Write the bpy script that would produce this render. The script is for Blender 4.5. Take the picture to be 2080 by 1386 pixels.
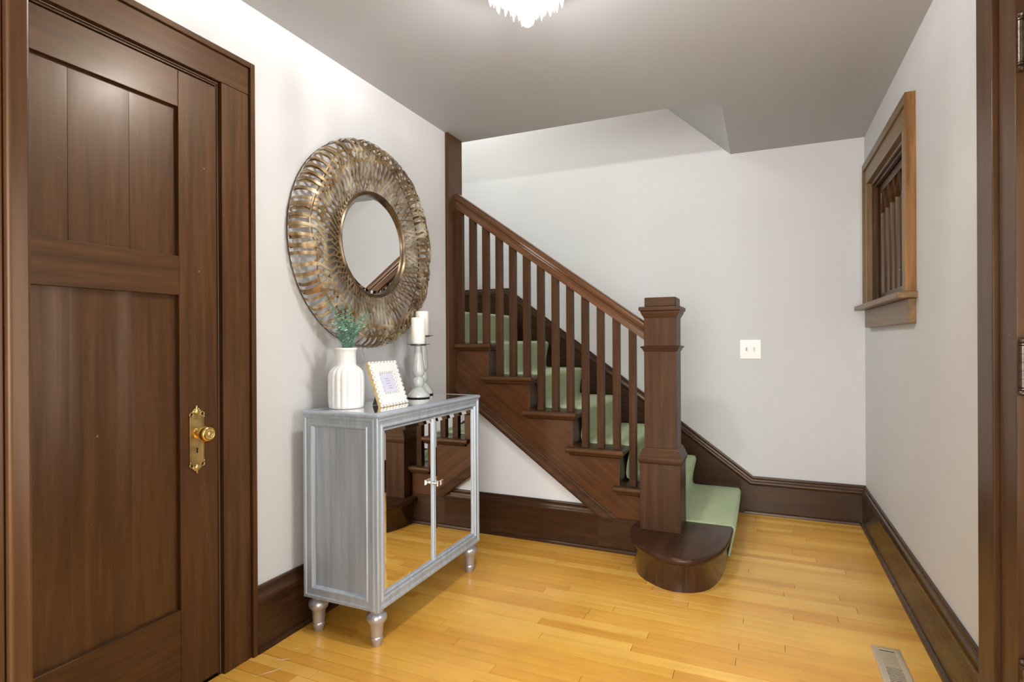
import bpy, math, random
from mathutils import Vector, Matrix
random.seed(7)
PI = math.pi
for o in list(bpy.data.objects):
    bpy.data.objects.remove(o)
SC = bpy.context.scene
COL = SC.collection

# ------------------------------------------------------------------ camera
F = 1151.2
YW, PT, RL = (math.radians(v) for v in (23.855, -0.077, -0.302))
fw0 = Vector((-math.sin(YW), math.cos(YW), 0)); rt0 = Vector((math.cos(YW), math.sin(YW), 0)); up0 = Vector((0, 0, 1))
fw = fw0*math.cos(PT)+up0*math.sin(PT); up1 = up0*math.cos(PT)-fw0*math.sin(PT)
rt = rt0*math.cos(RL)+up1*math.sin(RL); up = up1*math.cos(RL)-rt0*math.sin(RL)
cam = bpy.data.objects.new('camera', bpy.data.cameras.new('camera')); COL.objects.link(cam)
cam.data.sensor_width = 36; cam.data.lens = F/2080*36; cam.data.clip_start = .02
m = Matrix((rt, up, -fw)).transposed().to_4x4(); m.translation = (0, 0, 1.2)
cam.matrix_world = m
SC.camera = cam

# ------------------------------------------------------------------ world, lights, exposure
w = bpy.data.worlds.new('world'); SC.world = w; w.use_nodes = True
w.node_tree.nodes['Background'].inputs[0].default_value = (.75, .82, .95, 1)
w.node_tree.nodes['Background'].inputs[1].default_value = .6
def area(name, loc, rot, sx, sy, power, color):
    l = bpy.data.lights.new(name, 'AREA'); l.shape = 'RECTANGLE'; l.size = sx; l.size_y = sy
    l.energy = power; l.color = color
    o = bpy.data.objects.new(name, l); COL.objects.link(o); o.location = loc; o.rotation_euler = rot
    return o
# added soft fill behind the camera, shining in through the cased opening
area('living_room_fill_light', (.05, -2.7, 1.45), (PI/2, 0, 0), 3.5, 1.9, 270, (.925, .965, 1))
# added fill high in the stairwell, aimed to lift soffit and back wall
up_l = area('upstairs_fill_light', (-2.6, 3.5, 3.9), (0, 0, 0), .9, .5, 31, (1, .98, .95))
up_l.rotation_euler = (Vector((-.7, 4.0, 2.3))-up_l.location).to_track_quat('-Z', 'Y').to_euler()
VS = SC.view_settings
VS.view_transform = 'Standard'; VS.look = 'None'; VS.exposure = 0.15; VS.gamma = 1.0; VS.use_curve_mapping = False
SC.display_settings.display_device = 'sRGB'
SC.cycles.use_denoising = True
SC.cycles.max_bounces = 7; SC.cycles.diffuse_bounces = 5; SC.cycles.glossy_bounces = 4
SC.cycles.transparent_max_bounces = 8; SC.cycles.sample_clamp_indirect = 6; SC.cycles.adaptive_threshold = .03

# ------------------------------------------------------------------ materials
def lin(r, g, b):
    f = lambda c: (c/255/12.92 if c/255 <= .04045 else ((c/255+.055)/1.055)**2.4)
    return (f(r), f(g), f(b), 1)
class NT:
    def __init__(s, name):
        s.m = bpy.data.materials.new(name); s.m.use_nodes = True
        s.t = s.m.node_tree; s.b = s.t.nodes['Principled BSDF']; s.out = s.t.nodes['Material Output']
    def n(s, typ, **kw):
        x = s.t.nodes.new(typ)
        for k, v in kw.items():
            if k in x.inputs: x.inputs[k].default_value = v
            else: setattr(x, k, v)
        return x
    def l(s, a, b): s.t.links.new(a, b)
    def set(s, **kw):
        for k, v in kw.items(): s.b.inputs[k.replace('_', ' ')].default_value = v
def coord(t, scale, rot=0):
    tc = t.n('ShaderNodeTexCoord'); mp = t.n('ShaderNodeMapping'); mp.inputs['Scale'].default_value = scale
    if rot:
        mp.vector_type = 'TEXTURE'; mp.inputs['Scale'].default_value = tuple(1/q for q in scale); mp.inputs['Rotation'].default_value = (0, rot, 0)
    t.l(tc.outputs['Object'], mp.inputs['Vector']); return mp.outputs['Vector']
def ramp(t, fac, stops):
    r = t.n('ShaderNodeValToRGB'); e = r.color_ramp.elements
    while len(e) < len(stops): e.new(.5)
    for q, (p, c) in zip(e, stops): q.position = p; q.color = c
    t.l(fac, r.inputs['Fac']); return r.outputs['Color']
def mix(t, fac, a, b, mode='MIX'):
    x = t.n('ShaderNodeMix', data_type='RGBA', blend_type=mode)
    for i, v in ((0, fac), (6, a), (7, b)):
        if hasattr(v, 'is_output'): t.l(v, x.inputs[i])
        else: x.inputs[i].default_value = v
    return x.outputs[2]
def bump(t, h, strength, dist=.001):
    b = t.n('ShaderNodeBump', Strength=strength, Distance=dist); t.l(h, b.inputs['Height']); t.l(b.outputs['Normal'], t.b.inputs['Normal'])
def wood(name, axis, dark, light, spec=.3, rough=.38, coat=.08, fine=1.0, per_object=.16, nicks=True, rot=0):
    t = NT(name); k = {'X': (1.2, 22, 22), 'Y': (22, 1.2, 22), 'Z': (22, 22, 1.2)}[axis]
    v = coord(t, k, rot)
    oi = t.n('ShaderNodeObjectInfo')
    add = t.n('ShaderNodeVectorMath', operation='MULTIPLY_ADD')
    comb = t.n('ShaderNodeCombineXYZ')
    for i in range(3): t.l(oi.outputs['Random'], comb.inputs[i])
    t.l(comb.outputs[0], add.inputs[0]); add.inputs[1].default_value = (17, 23, 31); t.l(v, add.inputs[2])
    n1 = t.n('ShaderNodeTexNoise', Scale=1.6*fine, Detail=3.0, Roughness=.55, Distortion=.6); t.l(add.outputs[0], n1.inputs['Vector'])
    n2 = t.n('ShaderNodeTexNoise', Scale=9.0*fine, Detail=2.0, Roughness=.6); t.l(add.outputs[0], n2.inputs['Vector'])
    c = ramp(t, n1.outputs['Fac'], [(.28, dark), (.72, light)])
    c = mix(t, .42, c, ramp(t, n2.outputs['Fac'], [(.3, (.6, .6, .6, 1)), (.65, (1, 1, 1, 1))]), 'MULTIPLY')
    hv = t.n('ShaderNodeHueSaturation'); mr = t.n('ShaderNodeMapRange'); t.l(oi.outputs['Random'], mr.inputs[0])
    mr.inputs[3].default_value = 1-per_object*.5; mr.inputs[4].default_value = 1+per_object*.5
    t.l(mr.outputs[0], hv.inputs['Value']); t.l(c, hv.inputs['Color']); c = hv.outputs['Color']
    if nicks:
        tc = t.n('ShaderNodeTexCoord'); n3 = t.n('ShaderNodeTexNoise', Scale=55.0, Detail=1.0); t.l(tc.outputs['Object'], n3.inputs['Vector'])
        g = ramp(t, n3.outputs['Fac'], [(.82, (0, 0, 0, 1)), (.84, (1, 1, 1, 1))])
        c = mix(t, g, c, lin(150, 120, 92))
    t.l(c, t.b.inputs['Base Color'])
    rr = ramp(t, n2.outputs['Fac'], [(.3, (rough*.94,)*3+(1,)), (.7, (rough*1.07,)*3+(1,))]); t.l(rr, t.b.inputs['Roughness'])
    t.set(Coat_Weight=coat, Coat_Roughness=.2, Specular_IOR_Level=spec, Specular_Tint=(1, .82, .62, 1))
    return t.m
DK, LT = lin(60, 38, 21), lin(86, 56, 32)
NZ = wood('railing_wood_along_z', 'Z', lin(56, 37, 25), lin(80, 54, 36), spec=.1, coat=0); NXW = wood('railing_wood_along_x', 'X', lin(56, 37, 25), lin(80, 54, 36), spec=.12, coat=0)
WB = wood('varnished_board', 'Z', lin(60, 38, 21), lin(86, 56, 32), spec=.4, rough=.31, coat=.08)
WX = wood('stained_wood_along_x', 'X', DK, LT); WY = wood('stained_wood_along_y', 'Y', DK, LT); WZ = wood('stained_wood_along_z', 'Z', DK, LT)
SX = wood('stringer_wood', 'X', lin(62, 37, 20), lin(88, 53, 30), rough=.3, rot=.632)
BX = wood('base_wood_along_x', 'X', lin(50, 32, 20), lin(69, 45, 29), rough=.28, per_object=.04); BY = wood('base_wood_along_y', 'Y', lin(50, 32, 20), lin(69, 45, 29), rough=.28, per_object=.04)
TR = wood('tread_wood', 'Y', lin(50, 32, 22), lin(70, 45, 31), spec=.2, rough=.3)
RW = wood('worn_casing_wood', 'Z', lin(104, 70, 38), lin(158, 112, 66), rough=.45, coat=.05)
WC = wood('window_casing_wood', 'Z', lin(104, 82, 56), lin(134, 106, 72), rough=.4)
WCY = wood('window_casing_wood_along_y', 'Y', lin(104, 82, 56), lin(134, 106, 72), rough=.4)

def plaster(name, col, b=.05):
    t = NT(name); v = coord(t, (1, 1, 1))
    n = t.n('ShaderNodeTexNoise', Scale=1.3, Detail=3.0); t.l(v, n.inputs['Vector'])
    c = mix(t, n.outputs['Fac'], tuple(x*.96 for x in col[:3])+(1,), tuple(min(1, x*1.04) for x in col[:3])+(1,))
    t.l(c, t.b.inputs['Base Color']); t.set(Roughness=.6)
    return t.m
WALL = plaster('grey_wall_paint', lin(207, 207, 206))
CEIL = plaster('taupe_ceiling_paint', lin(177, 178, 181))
SUB = plaster('dark_gap', lin(46, 26, 12))

def plank_mat():
    t = NT('maple_plank'); oi = t.n('ShaderNodeObjectInfo')
    v = coord(t, (2.2, 40, 40)); comb = t.n('ShaderNodeCombineXYZ')
    for i in range(3): t.l(oi.outputs['Random'], comb.inputs[i])
    ad = t.n('ShaderNodeVectorMath', operation='MULTIPLY_ADD'); t.l(comb.outputs[0], ad.inputs[0]); ad.inputs[1].default_value = (41, 57, 13); t.l(v, ad.inputs[2])
    n = t.n('ShaderNodeTexNoise', Scale=1.1, Detail=5.0, Roughness=.62); t.l(ad.outputs[0], n.inputs['Vector'])
    base = ramp(t, oi.outputs['Random'], [(0, lin(215, 155, 62)), (.35, lin(224, 168, 71)), (.7, lin(231, 177, 78)), (1, lin(238, 190, 94))])
    g = ramp(t, n.outputs['Fac'], [(.3, (.84, .8, .72, 1)), (.55, (1, 1, 1, 1))])
    c = mix(t, .8, base, g, 'MULTIPLY')
    tc = t.n('ShaderNodeTexCoord'); n3 = t.n('ShaderNodeTexNoise', Scale=2.2, Detail=4.0, Roughness=.6)
    gp = t.n('ShaderNodeNewGeometry'); t.l(gp.outputs['Position'], n3.inputs['Vector'])
    st = ramp(t, n3.outputs['Fac'], [(.38, (.86, .82, .74, 1)), (.56, (1, 1, 1, 1))])
    c = mix(t, .7, c, st, 'MULTIPLY')
    t.l(c, t.b.inputs['Base Color'])
    r = ramp(t, n3.outputs['Fac'], [(.3, (.3,)*3+(1,)), (.7, (.42,)*3+(1,))]); t.l(r, t.b.inputs['Roughness'])
    t.set(Coat_Weight=.2, Coat_Roughness=.15)
    return t.m
PLANK = plank_mat()

def simple(name, col, rough=.5, metal=0, coat=0, noise=0, nscale=20, **kw):
    t = NT(name); t.set(Base_Color=col, Roughness=rough, Metallic=metal, Coat_Weight=coat)
    for k, v in kw.items(): t.b.inputs[k.replace('_', ' ')].default_value = v
    if noise:
        n = t.n('ShaderNodeTexNoise', Scale=float(nscale), Detail=4.0); t.l(coord(t, (1, 1, 1)), n.inputs['Vector'])
        d = tuple(x*(1-noise) for x in col[:3])+(1,)
        t.l(ramp(t, n.outputs['Fac'], [(.35, d), (.6, col)]), t.b.inputs['Base Color'])
        bump(t, n.outputs['Fac'], .15)
    return t.m
def carpet_mat():
    t = NT('sage_carpet'); v = coord(t, (1, 1, 1))
    n = t.n('ShaderNodeTexNoise', Scale=260.0, Detail=2.0); t.l(v, n.inputs['Vector'])
    n2 = t.n('ShaderNodeTexNoise', Scale=7.0, Detail=4.0); t.l(v, n2.inputs['Vector'])
    c = ramp(t, n.outputs['Fac'], [(.3, lin(142, 152, 114)), (.7, lin(178, 186, 150))])
    c = mix(t, .5, c, ramp(t, n2.outputs['Fac'], [(.35, (.8, .84, .78, 1)), (.65, (1, 1, 1, 1))]), 'MULTIPLY')
    vo = t.n('ShaderNodeTexVoronoi', Scale=34.0); t.l(v, vo.inputs['Vector'])
    c = mix(t, ramp(t, vo.outputs['Distance'], [(.06, (.55, .55, .55, 1)), (.1, (0, 0, 0, 1))]), c, lin(190, 205, 172))
    t.l(c, t.b.inputs['Base Color']); t.set(Roughness=.95, Sheen_Weight=.5, Sheen_Roughness=.4, Sheen_Tint=lin(190, 215, 180)); bump(t, n.outputs['Fac'], .6, .002)
    return t.m
CARPET = carpet_mat()
def silver_mat(name, axis):
    t = NT(name); k = {'Z': (30, 30, 1.2), 'Y': (30, 1.2, 30), 'X': (1.2, 30, 30)}[axis]
    n = t.n('ShaderNodeTexNoise', Scale=1.6, Detail=4.0, Roughness=.6); t.l(coord(t, k), n.inputs['Vector'])
    t.l(ramp(t, n.outputs['Fac'], [(.25, lin(152, 162, 172)), (.75, lin(186, 196, 206))]), t.b.inputs['Base Color'])
    t.set(Metallic=.3, Roughness=.38)
    return t.m
SILZ, SILY, SILX = silver_mat('silver_paint_z', 'Z'), silver_mat('silver_paint_y', 'Y'), silver_mat('silver_paint_x', 'X')
SILGLOSS = simple('silver_leg_paint', lin(190, 190, 200), .3, .7)
MIRROR = simple('mirror_glass', (.86, .87, .86, 1), .012, 1)
CHROME = simple('polished_nickel', lin(228, 230, 234), .2, .9)
BRASS = simple('aged_brass', lin(206, 180, 122), .34, .95, noise=.3, nscale=50)
BRASSK = simple('polished_brass', lin(230, 194, 116), .2, 1)
IRON = simple('dark_bronze', lin(92, 78, 66), .35, .85, noise=.3, nscale=60)
BLACK = simple('black_void', (.004, .004, .004, 1), .8)
def strip_mat():
    t = NT('antique_gold_strip'); oi = t.n('ShaderNodeObjectInfo')
    n = t.n('ShaderNodeTexNoise', Scale=9.0, Detail=4.0, Roughness=.6)
    gp = t.n('ShaderNodeNewGeometry'); t.l(gp.outputs['Position'], n.inputs['Vector'])
    c = ramp(t, n.outputs['Fac'], [(.3, lin(104, 80, 56)), (.5, lin(152, 126, 90)), (.68, lin(226, 212, 180))])
    hv = t.n('ShaderNodeHueSaturation'); mr = t.n('ShaderNodeMapRange'); t.l(oi.outputs['Random'], mr.inputs[0]); mr.inputs[3].default_value = .75; mr.inputs[4].default_value = 1.1
    t.l(mr.outputs[0], hv.inputs['Value']); t.l(c, hv.inputs['Color'])
    n2 = t.n('ShaderNodeTexNoise', Scale=42.0, Detail=2.0); t.l(gp.outputs['Position'], n2.inputs['Vector'])
    g = ramp(t, n2.outputs['Fac'], [(.68, (0, 0, 0, 1)), (.71, (1, 1, 1, 1))])
    t.l(mix(t, g, hv.outputs['Color'], lin(40, 34, 30)), t.b.inputs['Base Color'])
    t.set(Metallic=.6, Roughness=.36)
    return t.m
STRIP = strip_mat()
RINGM = simple('ring_bronze', lin(122, 102, 80), .3, .8, noise=.45, nscale=30)
WHITECER = simple('white_ceramic', lin(232, 231, 228), .5, noise=.05, nscale=40)
GREYCER = simple('grey_glaze', lin(188, 189, 186), .22, noise=.18, nscale=22, coat=.4)
PLATEM = simple('zinc_plate', lin(112, 114, 114), .35, .8)
WAX = simple('candle_wax', lin(244, 240, 232), .45, Subsurface_Weight=.2)
WICK = simple('wick', lin(60, 52, 44), .8)
def leaf_mat():
    t = NT('eucalyptus_leaf'); gp = t.n('ShaderNodeNewGeometry')
    c = ramp(t, gp.outputs['Random Per Island'], [(0, lin(78, 128, 114)), (.45, lin(116, 160, 142)), (.8, lin(150, 184, 164)), (1, lin(204, 214, 186))])
    t.l(c, t.b.inputs['Base Color']); t.set(Roughness=.6); return t.m
LEAF = leaf_mat()
STEMM = simple('plant_stem', lin(122, 140, 104), .6)
FRWHITE = simple('frame_white', lin(240, 240, 238), .4, noise=.08, nscale=90)
FRTAN = simple('frame_gold_wood', lin(196, 170, 120), .45, noise=.3, nscale=60)
FRGREY = simple('frame_back_grey', lin(120, 116, 108), .6)
BEAD = simple('frame_bead_dark', lin(120, 98, 76), .4)
CARD = simple('lavender_card', lin(214, 214, 234), .5)
INK = simple('card_ink', lin(150, 150, 178), .6)
PLATE = simple('white_plastic', lin(232, 229, 222), .3)
TOGG = simple('toggle_plastic', lin(224, 220, 212), .3)
SLOT = simple('toggle_slot', lin(212, 207, 200), .6)
VENT = simple('beige_enamel', lin(186, 168, 142), .45)
SCUFF = simple('scuff', lin(236, 214, 178), .6)
def glass_mat(name, tint, rough):
    t = NT(name); t.set(Base_Color=tint, Roughness=rough, IOR=1.5, Specular_IOR_Level=.8, Coat_Weight=.6, Coat_Roughness=.03); return t.m
PANEGL = glass_mat('dark_art_glass', lin(34, 32, 34), .08)
def crystal_mat():
    t = NT('crystal'); tr = t.n('ShaderNodeBsdfTransparent'); tl = t.n('ShaderNodeBsdfTranslucent', Color=(.97, .97, .95, 1)); gl = t.n('ShaderNodeBsdfGlossy', Color=(1, 1, 1, 1), Roughness=.08)
    df = t.n('ShaderNodeBsdfDiffuse', Color=(.95, .95, .93, 1))
    a = t.n('ShaderNodeMixShader', Fac=.45); t.l(tl.outputs[0], a.inputs[1]); t.l(df.outputs[0], a.inputs[2])
    b = t.n('ShaderNodeMixShader', Fac=.12); t.l(a.outputs[0], b.inputs[1]); t.l(gl.outputs[0], b.inputs[2])
    c = t.n('ShaderNodeMixShader', Fac=.55); t.l(tr.outputs[0], c.inputs[1]); t.l(b.outputs[0], c.inputs[2])
    t.l(c.outputs[0], t.out.inputs['Surface']); return t.m
CRYSTAL = crystal_mat()
BULB = simple('lit_bulb', (1, 1, 1, 1), .5, Emission_Color=(1, .95, .86, 1), Emission_Strength=40.0)
DAYPANE = simple('daylit_frosted_pane', (.8, .8, .8, 1), .5, Emission_Color=(.93, .97, 1, 1), Emission_Strength=8.0)

# ------------------------------------------------------------------ mesh helpers
class MB:
    def __init__(s): s.v = []; s.f = []
    def add(s, vs, fs):
        k = len(s.v); s.v += [tuple(p) for p in vs]; s.f += [tuple(i+k for i in f) for f in fs]; return s
    def box(s, x0, x1, y0, y1, z0, z1):
        return s.add([(x0,y0,z0),(x1,y0,z0),(x1,y1,z0),(x0,y1,z0),(x0,y0,z1),(x1,y0,z1),(x1,y1,z1),(x0,y1,z1)],
                     [(0,3,2,1),(4,5,6,7),(0,1,5,4),(1,2,6,5),(2,3,7,6),(3,0,4,7)])
    def prism(s, poly, axis, a, b):
        # poly in the two other axes (order x,y,z without axis)
        def P(u, v, t): return {'x': (t,u,v), 'y': (u,t,v), 'z': (u,v,t)}[axis]
        n = len(poly); ar = sum(poly[i][0]*poly[(i+1) % n][1]-poly[(i+1) % n][0]*poly[i][1] for i in range(n))
        flip = (ar < 0) != (axis == 'y')
        vs = [P(u, v, a) for u, v in poly]+[P(u, v, b) for u, v in poly]
        fs = [tuple(range(n))[::-1], tuple(range(n, 2*n))]+[(i, (i+1) % n, n+(i+1) % n, n+i) for i in range(n)]
        if flip: fs = [f[::-1] for f in fs]
        return s.add(vs, fs)
    def lathe(s, prof, c, seg=24, axis='z', ripple=None):
        vs = []; fs = []
        for r, h in prof:
            for i in range(seg):
                a = 2*PI*i/seg; rr = r*(ripple(a, h) if ripple else 1)
                p = (rr*math.cos(a), rr*math.sin(a), h)
                if axis == 'x': p = (h, rr*math.cos(a), rr*math.sin(a))
                vs.append((c[0]+p[0], c[1]+p[1], c[2]+p[2]))
        n = len(prof)
        for j in range(n-1):
            for i in range(seg):
                k = (i+1) % seg; fs.append((j*seg+i, j*seg+k, (j+1)*seg+k, (j+1)*seg+i))
        fs.append(tuple(range(seg))[::-1]); fs.append(tuple((n-1)*seg+i for i in range(seg)))
        return s.add(vs, fs)
    def sweep(s, path, prof, fmap, closed=False):
        n = len(path); vs = []; fs = []; m = len(prof)
        for i, p in enumerate(path):
            def nrm(a, b):
                d = (b[0]-a[0], b[1]-a[1]); l = math.hypot(*d) or 1; return (-d[1]/l, d[0]/l)
            n0 = nrm(path[i-1], p) if (closed or i > 0) else None
            n1 = nrm(p, path[(i+1) % n]) if (closed or i < n-1) else None
            n0 = n0 or n1; n1 = n1 or n0
            k = 1+n0[0]*n1[0]+n0[1]*n1[1]; mv = ((n0[0]+n1[0])/k, (n0[1]+n1[1])/k)
            for d, o in prof: vs.append(fmap(p[0]+mv[0]*o, p[1]+mv[1]*o, d))
        for i in range(n if closed else n-1):
            j = (i+1) % n
            for q in range(m):
                r = (q+1) % m; fs.append((i*m+q, j*m+q, j*m+r, i*m+r))
        if not closed: fs += [tuple(range(m)), tuple((n-1)*m+q for q in range(m))[::-1]]
        return s.add(vs, fs)
    def tube(s, pts, r, seg=6):
        pts = [Vector(p) for p in pts]; vs = []; fs = []
        for i, p in enumerate(pts):
            d = (pts[min(i+1, len(pts)-1)]-pts[max(i-1, 0)]).normalized()
            a = d.orthogonal().normalized(); b = d.cross(a)
            rr = r[i] if isinstance(r, (list, tuple)) else r
            for k in range(seg):
                t = 2*PI*k/seg; vs.append(p+(a*math.cos(t)+b*math.sin(t))*rr)
        for i in range(len(pts)-1):
            for k in range(seg):
                q = (k+1) % seg; fs.append((i*seg+k, i*seg+q, (i+1)*seg+q, (i+1)*seg+k))
        fs += [tuple(range(seg))[::-1], tuple((len(pts)-1)*seg+k for k in range(seg))]
        return s.add(vs, fs)
    def ball(s, c, r, seg=10, rings=6, sc=(1, 1, 1)):
        prof = [(max(.02, math.sin(PI*i/rings))*r, -math.cos(PI*i/rings)*r) for i in range(rings+1)]
        k = len(s.v); s.lathe(prof, (0, 0, 0), seg)
        for i in range(k, len(s.v)): s.v[i] = tuple(c[j]+s.v[i][j]*sc[j] for j in range(3))
        return s
def worldloc(o):
    v = Vector((0, 0, 0))
    while o: v = v+o.location; o = o.parent
    return v
def fixn(me):
    import bmesh
    b = bmesh.new(); b.from_mesh(me); bmesh.ops.recalc_face_normals(b, faces=b.faces); b.to_mesh(me); b.free()
def obj(name, mb, mat, parent=None, bevel=0, seg=2, smooth=40, origin=None):
    me = bpy.data.meshes.new(name)
    off = worldloc(parent) if parent else Vector(origin or (0, 0, 0))
    me.from_pydata([tuple(Vector(p)-off) for p in mb.v], [], mb.f); me.validate(); fixn(me)
    me.materials.append(mat)
    for p in me.polygons: p.use_smooth = True
    me.set_sharp_from_angle(angle=math.radians(smooth))
    o = bpy.data.objects.new(name, me); COL.objects.link(o)
    if parent: o.parent = parent
    elif origin: o.location = origin
    if bevel:
        b = o.modifiers.new('bevel', 'BEVEL'); b.width = bevel; b.segments = seg; b.limit_method = 'ANGLE'; b.angle_limit = math.radians(40)
    return o
def tag(o, label, cat=None, group=None, kind=None):
    o['label'] = label
    if cat: o['category'] = cat
    if group: o['group'] = group
    if kind: o['kind'] = kind
    return o
def thing(name, loc, label, cat, group=None, kind=None):
    e = bpy.data.objects.new(name, None); COL.objects.link(e); e.location = loc; e.empty_display_size = .05
    return tag(e, label, cat, group, kind)
def struct(name, mb, mat, label, cat, **kw):
    return tag(obj(name, mb, mat, **kw), label, cat, kind='structure')
B = lambda *a: MB().box(*a)
MXZ = lambda y, sg=-1: (lambda a, b, d: (a, y+sg*d, b))     # plane facing -y (sg=-1)
MYZ = lambda x, sg=1: (lambda a, b, d: (x+sg*d, a, b))      # plane facing +x (sg=+1)

# ------------------------------------------------------------------ room shell
XL, XR, YB, HC = -1.80, .602, 4.245, 2.493
YE, XO = 3.256, -.2005          # stairwell edge of the ceiling, right end of the opening
TOP = 4.25
wl = MB().box(XL-.12, XL, 1.446, 3.236, 0, HC+.05)                       # left wall with the closet door opening
wl.box(XL-.12, XL, .38, .60, 0, HC+.05).box(XL-.12, XL, .60, 1.446, 2.134, HC+.05)
struct('wall_left', wl, WALL, 'pale warm grey painted wall behind the woven round mirror', 'wall')
struct('wall_back', B(-3.0, XR+.12, YB, YB+.12, -.02, TOP), WALL, 'pale grey wall behind the staircase with the switch plate', 'wall')
WY0, WY1, WZ0, WZ1 = 3.02, 3.965, 1.395, 2.12                              # window opening
DY0, DY1, DZ = .88, 1.79, 2.08                                            # front door opening
wr = MB()
for y0, y1, z0, z1 in ((.26, DY0, 0, HC+.05), (DY0, DY1, DZ, HC+.05), (DY1, WY0, 0, HC+.05), (WY0, WY1, 0, WZ0), (WY0, WY1, WZ1, HC+.05), (WY1, YB, 0, HC+.05)):
    wr.box(XR, XR+.12, y0, y1, z0, z1)
struct('wall_right', wr, WALL, 'pale grey wall with the small wood-framed window', 'wall')
cl = MB().box(-3.0, XR+.12, .26, YE, HC, HC+.08).box(XO, XR+.12, YE, YB, HC, HC+.08)
struct('ceiling', cl, CEIL, 'flat taupe grey ceiling carrying the crystal light', 'ceiling')
sx = -2.05
so = MB().prism([(XO, HC), (XO+.1, HC+.05), (sx+.1, TOP), (sx, TOP), (XO-.43, HC+.392)], 'y', YE, YB)
struct('ceiling_stairwell', so, CEIL, 'sloping taupe soffit rising over the stairwell', 'ceiling')
st = MB().box(-3.0, XO, YE-.08, YE, HC+.08, TOP).box(-3.0, -2.92, 3.236, YB, 0, TOP).box(-3.0, XL-.12, 3.13, 3.236, 0, HC).box(-3.0, XO, 3.2, YB, TOP, TOP+.08)
struct('wall_stairwell', st, WALL, 'pale wall of the upper stairwell behind the left wall', 'wall')
# end board of the left wall
tr = struct('trim_1', B(XL-.005, XL+.02, 3.055, 3.236, 0, HC), WZ, 'tall dark board closing the left wall beside the handrail', 'trim', bevel=.002)

# near wall with the cased opening the photographer stands in, and the living room behind
nw = MB().box(XL-.12, -.84, .26, .378, 0, HC).box(.52, XR, .26, .378, 0, HC).box(-.84, .52, .26, .378, 2.16, HC)
struct('wall_near', nw, WALL, 'near wall around the wide cased opening', 'wall')
e = thing('trim_2', (-.83, .32, 0), 'dark worn wooden casing at the extreme left edge of the picture', 'trim', kind='structure')
obj('side_casing', B(-.94, -.824, .376, .40, 0, 2.27), WZ, e, .004, 3)
obj('jamb', B(-.845, -.832, .24, .3755, 0, 2.16), WZ, e, .002)
obj('side_casing', B(.50, .60, .38, .40, 0, 2.27), WZ, e, .004)
obj('head_casing', B(-.823, .499, .38, .40, 2.15, 2.27), WX, e, .004)
lv = MB().box(-3.0, -2.9, -3.0, .26, 0, HC).box(2.0, 2.1, -3.0, .26, 0, HC).box(-3.0, 2.1, -3.1, -3.0, 0, HC).box(.70, 2.1, .18, .26, 0, HC).box(-3.0, -1.9, .18, .26, 0, HC)
struct('wall_living_room', lv, WALL, 'pale living room walls behind the photographer', 'wall')
struct('ceiling_living_room', B(-3.0, 2.1, -3.1, .26, HC, HC+.08), CEIL, 'taupe living room ceiling behind the photographer', 'ceiling')

# ------------------------------------------------------------------ floor of single planks
fl = struct('floor', B(-3.0, 2.1, -3.1, YB+.05, -.06, -.007), SUB, 'honey maple strip floor of the entry hall', 'floor')
obj('threshold_floor', B(-2.95, 2.05, -3.05, .40, -.007, 0), PLANK, fl)
WID = .0572; cache = {}
y = .402; row = 0; nplank = 0
while y < YB-.02:
    x = XL+.005 - random.uniform(0, .9); y1 = min(y+WID, YB-.012)
    end = XR-.005; carry = None
    while x < end:
        L = random.choice((.62, .78, .95, 1.15, 1.4)); a = max(x, XL+.004); b = min(x+L, end)
        if end-b < .16: b = end
        if y > 3.2: a = max(a, -.66)
        lo = -.66 if y > 3.2 else XL+.004
        if carry is not None: a = lo; carry = None
        x = b if b == end else x+L
        if b-a < .16:
            if b > lo-.001 and a <= lo+.001: carry = 1
            continue
        g = .0008
        key = (round(b-a, 3), round(y1-y, 4))
        if key not in cache:
            l2, w2 = (b-a)/2-g, (y1-y)/2-g; bv = .00025
            mbp = MB().add([(-l2,-w2,-.007),(l2,-w2,-.007),(l2,w2,-.007),(-l2,w2,-.007),(-l2,-w2,-bv),(l2,-w2,-bv),(l2,w2,-bv),(-l2,w2,-bv),
                            (-l2+bv,-w2+bv,0),(l2-bv,-w2+bv,0),(l2-bv,w2-bv,0),(-l2+bv,w2-bv,0)],
                           [(0,1,5,4),(1,2,6,5),(2,3,7,6),(3,0,4,7),(4,5,9,8),(5,6,10,9),(6,7,11,10),(7,4,8,11),(8,9,10,11)])
            o = obj('plank', mbp, PLANK, fl, smooth=10); cache[key] = o.data
        else:
            o = bpy.data.objects.new('plank', cache[key]); COL.objects.link(o); o.parent = fl
        o.location = ((a+b)/2, (y+y1)/2, random.uniform(-.0001, .0001)); nplank += 1
    y += WID; row += 1
def arc(pts, wd):
    a = MB(); n = len(pts)
    for i in range(n-1):
        (x0, y0), (x1, y1) = pts[i], pts[i+1]; dx, dy = x1-x0, y1-y0; l = math.hypot(dx, dy); nx, ny = -dy/l*wd/2, dx/l*wd/2
        w0 = math.sin(PI*(i+.15)/n); w1 = math.sin(PI*(i+1.15)/n)
        a.add([(x0-nx*w0, y0-ny*w0, .0006), (x1-nx*w1, y1-ny*w1, .0006), (x1+nx*w1, y1+ny*w1, .0006), (x0+nx*w0, y0+ny*w0, .0006)], [(0, 1, 2, 3)])
    return a
for cx, cy, ln, an, wd in ((-1.64, 1.52, .10, 1.0, .006), (-1.66, 1.60, .06, .55, .006), (-1.60, 1.46, .035, .1, .005), (-1.665, 1.68, .05, .6, .004)):
    pts = [(cx+ln*(t-.5)*math.cos(an)-.2*ln*(t-.5)**2, cy+ln*(t-.5)*math.sin(an)) for t in [i/6 for i in range(7)]]
    obj('scuff_mark', arc(pts, wd), SCUFF, fl)

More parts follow.
